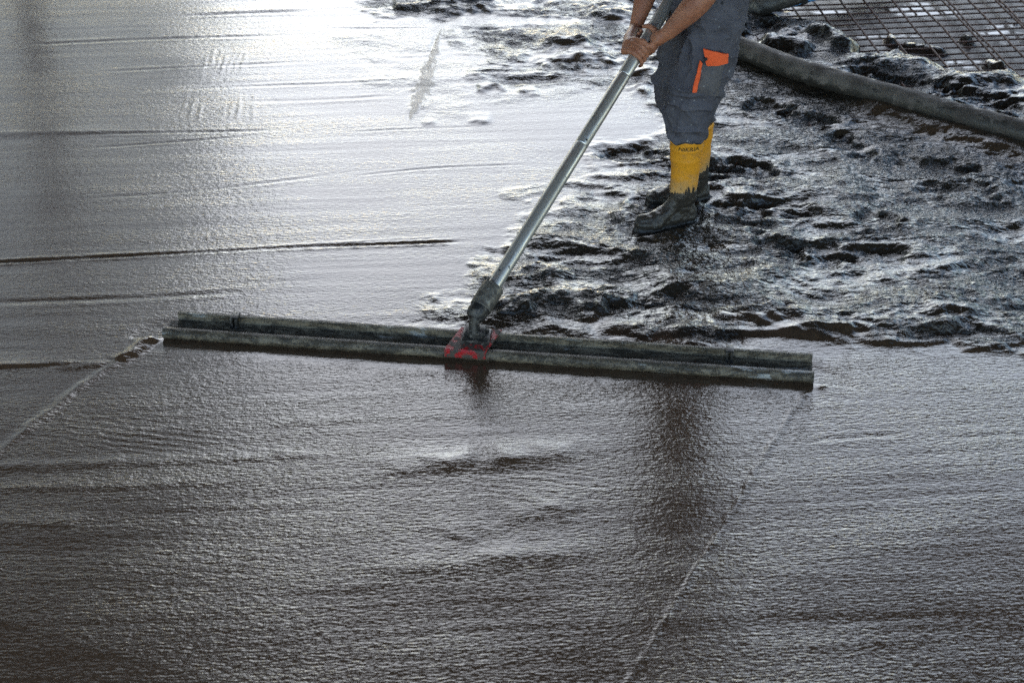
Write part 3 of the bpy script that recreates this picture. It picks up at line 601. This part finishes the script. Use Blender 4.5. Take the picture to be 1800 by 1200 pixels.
def hand(bm, grip, r0, wrist, tw, thumb_up):
    """closed hand around the pole; returns nothing, adds palm, four fingers, thumb"""
    r0 = (r0 - pa * r0.dot(pa)).normalized(); t = pa.cross(r0)
    if (wrist - grip).dot(t) > 0: t = -t                    # fingers run away from the wrist
    def P(th, rad, off): return grip + (r0 * math.cos(th) + t * math.sin(th)) * rad + pa * off
    sgn = thumb_up
    # palm: three overlapping bars from wrist to knuckles
    for o, ww in ((-.027, .0145), (-.009, .016), (.010, .016), (.028, .0145)):
        capsule(bm, [wrist.lerp(P(-.55, PR + .030, o * .8), .75), P(-.35, PR + .021, o), P(.25, PR + .017, o), P(.80, PR + .0145, o)], [.015, ww + .002, ww, .0125])
    capsule(bm, [wrist, wrist.lerp(P(-.5, PR + .026, 0), .6), P(-.3, PR + .020, 0)], [(.024, .027), (.026, .030), (.022, .028)], 14)
    for k, (o, ln, rr) in enumerate(((-.034, .86, .0086), (-.0115, 1.0, .0094), (.0115, 1.03, .0096), (.034, .95, .0094))):
        th = [.75, 1.15, 1.75, 2.45, 3.1, 3.55]; th = [.75 + (a - .75) * ln for a in th]
        capsule(bm, [P(a, PR + (.0150 if i == 0 else .0135 if i == 1 else .0105), o * sgn) for i, a in enumerate(th)], [rr * 1.12, rr * 1.16, rr, rr * 1.02, rr * .92, rr * .8])
    capsule(bm, [P(-.5, PR + .022, .020 * sgn), P(-.95, PR + .017, .036 * sgn), P(-1.6, PR + .0125, .043 * sgn), P(-2.2, PR + .0115, .040 * sgn)], [.0145, .0125, .0110, .0092])
bm = bmesh.new()
# arms
capsule(bm, [nS, nS.lerp(nE, .5), nE], [(.052, .052), (.049, .049), (.043, .045)])
capsule(bm, [nE, nE.lerp(nW, .22), nE.lerp(nW, .45), nE.lerp(nW, .75), nW], [(.045, .047), (.053, .051), (.051, .048), (.037, .037), (.027, .030)], 16)
capsule(bm, [fS, fS.lerp(fE, .5), fE], [(.052, .052), (.047, .047), (.042, .043)])
capsule(bm, [fE, fE.lerp(fW, .3), fE.lerp(fW, .55), fE.lerp(fW, .85), fW], [(.043, .043), (.047, .047), (.040, .040), (.030, .030), (.026, .028)], 16)
hand(bm, along(LP - .005), Vector((.62, -.72, -.25)), nW, 0, 1)
hand(bm, along(LP - .075), Vector((-.70, -.25, .55)), fW, 0, 1)
# trunk, neck, head
tube(bm, [(.80, 6.63, .90), (.79, 6.63, 1.05), (.765, 6.625, 1.20), (.735, 6.62, 1.33), (.71, 6.62, 1.41), (.685, 6.615, 1.46)], [(.12, .155), (.112, .145), (.118, .165), (.115, .185), (.085, .14), (.06, .065)], 24, up=(0, 1, 0))
capsule(bm, [(.70, 6.62, 1.42), (.655, 6.61, 1.54)], [(.058, .058), (.054, .056)])
hc = Vector((.600, 6.60, 1.625)); hr = Matrix.Rotation(R(-28), 3, 'Y') @ Matrix.Rotation(R(0), 3, 'Z')
hr = Quaternion((0, 0, 1), R(12)).to_matrix() @ Quaternion((0, 1, 0), R(-22)).to_matrix()
def H(x, y, z): return hc + hr @ Vector((x, y, z))
ball(bm, H(.012, 0, .03), (.096, .077, .090), hr); ball(bm, H(-.02, 0, -.035), (.072, .062, .078), hr); ball(bm, H(-.060, 0, -.082), (.034, .034, .026), hr)
capsule(bm, [H(-.084, 0, .018), H(-.104, 0, -.022)], [.010, .016]); ball(bm, H(-.084, 0, -.058), (.014, .026, .010), hr)
ball(bm, H(-.080, 0, .036), (.016, .055, .010), hr)
for s in (-1, 1): ball(bm, H(.012, s * .079, -.005), (.020, .008, .032), hr); ball(bm, H(-.06, s * .038, -.02), (.026, .022, .022), hr)
# legs inside the trousers down into the boots
for P_ in ([(.80, 6.55, .92), (.735, 6.535, .55), (.727, 6.575, .10)], [(.80, 6.71, .92), (.715, 6.735, .52), (.795, 6.80, .12)]):
    capsule(bm, [Vector(p) for p in P_], [(.085, .085), (.055, .055), (.022, .022)])
body = link('body', remesh(bm, .0036, 4), M['skin'], pe)
for s in (-1, 1):
    bm = bmesh.new(); ball(bm, H(-.074, s * .030, .012), .0125); bm_obj('eye', bm, M['eye'], body)
bm = bmesh.new(); ball(bm, H(.022, 0, .045), (.098, .082, .084), hr, 20)
for v in list(bm.verts):
    l = hr.inverted() @ (v.co - hc)
    if l.x < -.055 and l.z < .07 or l.z < -.03: v.co = hc + hr @ (l * .8)
    else: v.co += (v.co - hc).normalized() * .004 * random.random()
bm_obj('hair', bm, M['hair'], pe)
# shirt
bm = bmesh.new()
tube(bm, [(.795, 6.63, .98), (.79, 6.63, 1.06), (.765, 6.625, 1.20), (.735, 6.62, 1.33), (.71, 6.62, 1.41), (.69, 6.617, 1.445)], [(.145, .175), (.135, .168), (.135, .182), (.130, .200), (.10, .155), (.068, .074)], 24, up=(0, 1, 0))
for a, b in ((nS, nE), (fS, fE)): capsule(bm, [a, a.lerp(b, .35), a.lerp(b, .62)], [(.075, .075), (.070, .070), (.066, .066)])
sm = remesh(bm, .009, 6); link('shirt', sm, M['shirt'], pe)

# trousers: two legs and seat in one cloth surface
bm = bmesh.new()
tube(bm, [(.726, 6.556, .402), (.726, 6.556, .412), (.718, 6.552, .445), (.712, 6.545, .50), (.730, 6.530, .57), (.762, 6.525, .66), (.792, 6.53, .76), (.808, 6.55, .88), (.80, 6.60, .98)],
     [(.076, .076), (.082, .082), (.094, .090), (.100, .093), (.106, .097), (.110, .100), (.112, .105), (.128, .115), (.14, .125)], 28, up=(0, 1, 0))
tube(bm, [(.790, 6.79, .348), (.786, 6.788, .365), (.745, 6.78, .44), (.702, 6.765, .50), (.700, 6.752, .57), (.722, 6.742, .68), (.757, 6.725, .80), (.785, 6.69, .92), (.79, 6.66, .99)],
     [(.082, .082), (.088, .088), (.096, .092), (.104, .095), (.108, .100), (.115, .108), (.122, .112), (.138, .12), (.145, .12)], 28, up=(0, 1, 0))
tube(bm, [(.80, 6.63, .84), (.795, 6.63, .93), (.788, 6.63, 1.02), (.785, 6.63, 1.09)], [(.11, .17), (.158, .19), (.158, .185), (.150, .178)], 28, up=(0, 1, 0))
tm = remesh(bm, .0052, 2)
n = len(tm.vertices); cv = np.empty(n * 3, np.float32); tm.vertices.foreach_get('co', cv); cv = cv.reshape(-1, 3).astype(np.float64); nv = np.empty(n * 3, np.float32); tm.vertices.foreach_get('normal', nv); nv = nv.reshape(-1, 3)
q = cv + .03 * noise3(cv * 9)[:, None]
f1 = 1 - np.abs(noise3((q + 3) * np.array([7, 7, 17])))               # horizontal creases
f2 = 1 - np.abs(noise3((q + 9) * np.array([13, 13, 5])))              # long folds
lowz = np.exp(-((cv[:, 2] - .43) / .07) ** 2) + .75 * np.exp(-((cv[:, 2] - .60) / .07) ** 2) + .5 * np.exp(-((cv[:, 2] - .90) / .07) ** 2)
f3 = 1 - np.abs(noise3((q * np.array([1, 1, 1]) + (cv[:, 2:3] * np.array([.8, .5, 0])) + 5) * np.array([11, 11, 11])))
disp = .016 * (f1 ** 3 - .45) * (.22 + lowz) + .014 * (f2 ** 4 - .4) * (.6 + .3 * np.clip((cv[:, 2] - .55) * 3, 0, 1)) + .009 * (f3 ** 5 - .3) + .003 * noise3(cv * 40)
cv += nv * (1.35 * disp)[:, None]; tm.vertices.foreach_set('co', cv.astype(np.float32).ravel()); tm.update()
trousers = link('trousers', tm, M['trousers'], pe)
bvh = BVHTree.FromPolygons([tuple(c) for c in cv], [tuple(p.vertices) for p in tm.polygons])
def patch(name, quad, mt, parent, off=.004, th=.004, nu=10, nv_=10, puff=0., rot=None):
    """cloth panel laid on the camera-side surface of the near leg; quad = four (x, z) corners"""
    A, B, D, E = [Vector((p[0], 0, p[2])) for p in quad]; rows = []
    bm = bmesh.new()
    for j in range(nv_ + 1):
        r = []
        for i in range(nu + 1):
            u, v = i / nu, j / nv_; p = A.lerp(B, u).lerp(E.lerp(D, u), v)
            hit = bvh.ray_cast(Vector((p.x, 5.8, p.z)), Vector((0, 1, 0)))[0]; y = hit.y if hit else (r[-1][1] if r else 6.45)
            r.append((p.x, y - off - puff * (math.sin(math.pi * u) * math.sin(math.pi * v)) ** .6, p.z))
        rows.append(r)
    a = np.array(rows); 
    for _ in range(6):
        k = a[:, :, 1].copy(); k[1:-1, 1:-1] = (k[1:-1, 1:-1] * 2 + k[:-2, 1:-1] + k[2:, 1:-1] + k[1:-1, :-2] + k[1:-1, 2:]) / 6; a[:, :, 1] = np.minimum(k, a[:, :, 1] + .002)
    fr = [[bm.verts.new(tuple(c)) for c in r] for r in a]; bk = [[bm.verts.new((c[0], c[1] + th + .004, c[2])) for c in r] for r in a]
    for j in range(nv_):
        for i in range(nu): bm.faces.new((fr[j][i], fr[j][i + 1], fr[j + 1][i + 1], fr[j + 1][i])); bm.faces.new((bk[j][i], bk[j + 1][i], bk[j + 1][i + 1], bk[j][i + 1]))
    for i in range(nu): bm.faces.new((fr[0][i], bk[0][i], bk[0][i + 1], fr[0][i + 1])); bm.faces.new((fr[nv_][i], fr[nv_][i + 1], bk[nv_][i + 1], bk[nv_][i]))
    for j in range(nv_): bm.faces.new((fr[j][0], fr[j + 1][0], bk[j + 1][0], bk[j][0])); bm.faces.new((fr[j][nu], bk[j][nu], bk[j + 1][nu], fr[j + 1][nu]))
    return bm_obj(name, bm, mt, parent)
patch('pocket', [(0.748, 6.42, 0.766), (0.849, 6.42, 0.766), (0.831, 6.42, 0.622), (0.731, 6.42, 0.648)], M['pocket'], trousers, .006, .006, puff=.012)
patch('pocket_trim', [(0.747, 6.42, 0.778), (0.757, 6.42, 0.764), (0.738, 6.42, 0.648), (0.72, 6.42, 0.653)], M['orange'], trousers, .016, .004, 4, 10)
patch('pocket_flap', [(0.756, 6.42, 0.826), (0.858, 6.42, 0.802), (0.859, 6.42, 0.762), (0.773, 6.42, 0.757)], M['orange'], trousers, .023, .005, puff=.004)
bt = Vector((0.767, 6.4, 0.788)); hit = bvh.ray_cast(Vector((bt.x, 5.8, bt.z)), Vector((0, 1, 0)))[0]
bm = bmesh.new(); bmesh.ops.create_cone(bm, cap_ends=True, segments=14, radius1=.0075, radius2=.006, depth=.005, matrix=Matrix.Translation((bt.x, (hit.y if hit else 6.42) - .031, bt.z)) @ Matrix.Rotation(R(90), 4, 'X')); bm_obj('button', bm, M['hole'], trousers)

# boots
def boot(heel, toe, shaft_top, label_text):
    heel, toe, top = Vector((*heel, 0)), Vector((*toe, 0)), Vector(shaft_top); fd = (toe - heel).normalized(); lat = Vector((-fd.y, fd.x, 0)); L = (toe - heel).length
    def F(a, b, z): return heel + fd * (a * L) + lat * b + Vector((0, 0, z))
    bm = bmesh.new()
    tube(bm, [F(.02, 0, .042), F(.10, 0, .043), F(.3, 0, .045), F(.5, 0, .047), F(.68, 0, .047), F(.85, 0, .043), F(.95, 0, .040), F(1.0, 0, .038)], [(.022, .024), (.036, .035), (.038, .040), (.038, .043), (.046, .042), (.045, .038), (.034, .032), (.016, .022)], 22)
    tube(bm, [F(-.01, 0, .010), F(.08, 0, .010), F(.3, 0, .010), F(.5, 0, .010), F(.7, 0, .010), F(.88, 0, .011), F(1.0, 0, .013), F(1.02, 0, .014)], [(.026, .014), (.042, .016), (.040, .014), (.042, .012), (.054, .015), (.051, .015), (.032, .014), (.014, .011)], 20)
    an = F(.24, 0, .10)
    tube(bm, [F(.22, 0, .03), F(.23, 0, .07), F(.26, 0, .10), an.lerp(top, .12) + fd * .006, an.lerp(top, .3), an.lerp(top, .6), an.lerp(top, .9), top], [(.055, .036), (.058, .040), (.062, .044), (.062, .048), (.060, .052), (.064, .058), (.073, .066), (.075, .068)], 26, up=lat)
    tube(bm, [F(.34, 0, .115), F(.45, 0, .085), F(.62, 0, .062)], [(.040, .034), (.036, .036), (.030, .036)], 16, up=lat)
    ml = remesh(bm, .0048, 4); n = len(ml.vertices); c = np.empty(n * 3, np.float32); ml.vertices.foreach_get('co', c); c = c.reshape(-1, 3).astype(np.float64); nn = np.empty(n * 3, np.float32); ml.vertices.foreach_get('normal', nn); nn = nn.reshape(-1, 3)
    z = c[:, 2]; k = (z > .15) * (np.abs(nn[:, 2]) < .7)
    dsp = sum(.0022 * np.exp(-((z - zz) / .0035) ** 2) for zz in (.372, .366, .322, .314)) * k + .0025 * noise3(c * 22) * (z > .09) + .007 * noise3(c * 26) * (z < .10) + .004 * noise3(c * 60) * (z < .13) + .007 * (noise3(c * np.array([14, 14, 40])) * np.exp(-((z - .12) / .04) ** 2))
    c += nn * dsp[:, None]; c[:, 2] -= .020; ml.vertices.foreach_set('co', c.astype(np.float32).ravel()); ml.update()
    o = link('boot', ml, M['boot'], pe)
    if label_text:
        cu = bpy.data.curves.new('lettering', 'FONT'); cu.body = label_text; cu.size = .027; cu.align_x = 'CENTER'; cu.align_y = 'CENTER'; cu.shear = .2; cu.extrude = .0006; cu.resolution_u = 3; cu.space_character = 1.02
        tmp = bpy.data.objects.new('tmp', cu); C.objects.link(tmp); dg = bpy.context.evaluated_depsgraph_get(); dg.update(); lm = bpy.data.meshes.new_from_object(tmp.evaluated_get(dg)); bpy.data.objects.remove(tmp); bpy.data.curves.remove(cu)
        bv = BVHTree.FromPolygons([tuple(v) for v in c], [tuple(p.vertices) for p in ml.polygons]); lc = Vector(label_text and (0.729, 6.48, 0.363))
        for v in lm.vertices:
            x, z0 = lc.x + v.co.x, lc.z + v.co.y; hit = bv.ray_cast(Vector((x, 5.8, z0)), Vector((0, 1, 0)))[0]; v.co = (x, (hit.y if hit else lc.y) - .0015 - v.co.z, z0)
        lo = link('lettering', lm, M['print'], o, False)
    return o
boot((.790, 6.612), (.522, 6.478), (.728, 6.557, .420), 'NIKRIA')
boot((.872, 6.84), (.585, 6.738), (.792, 6.79, .385), '')
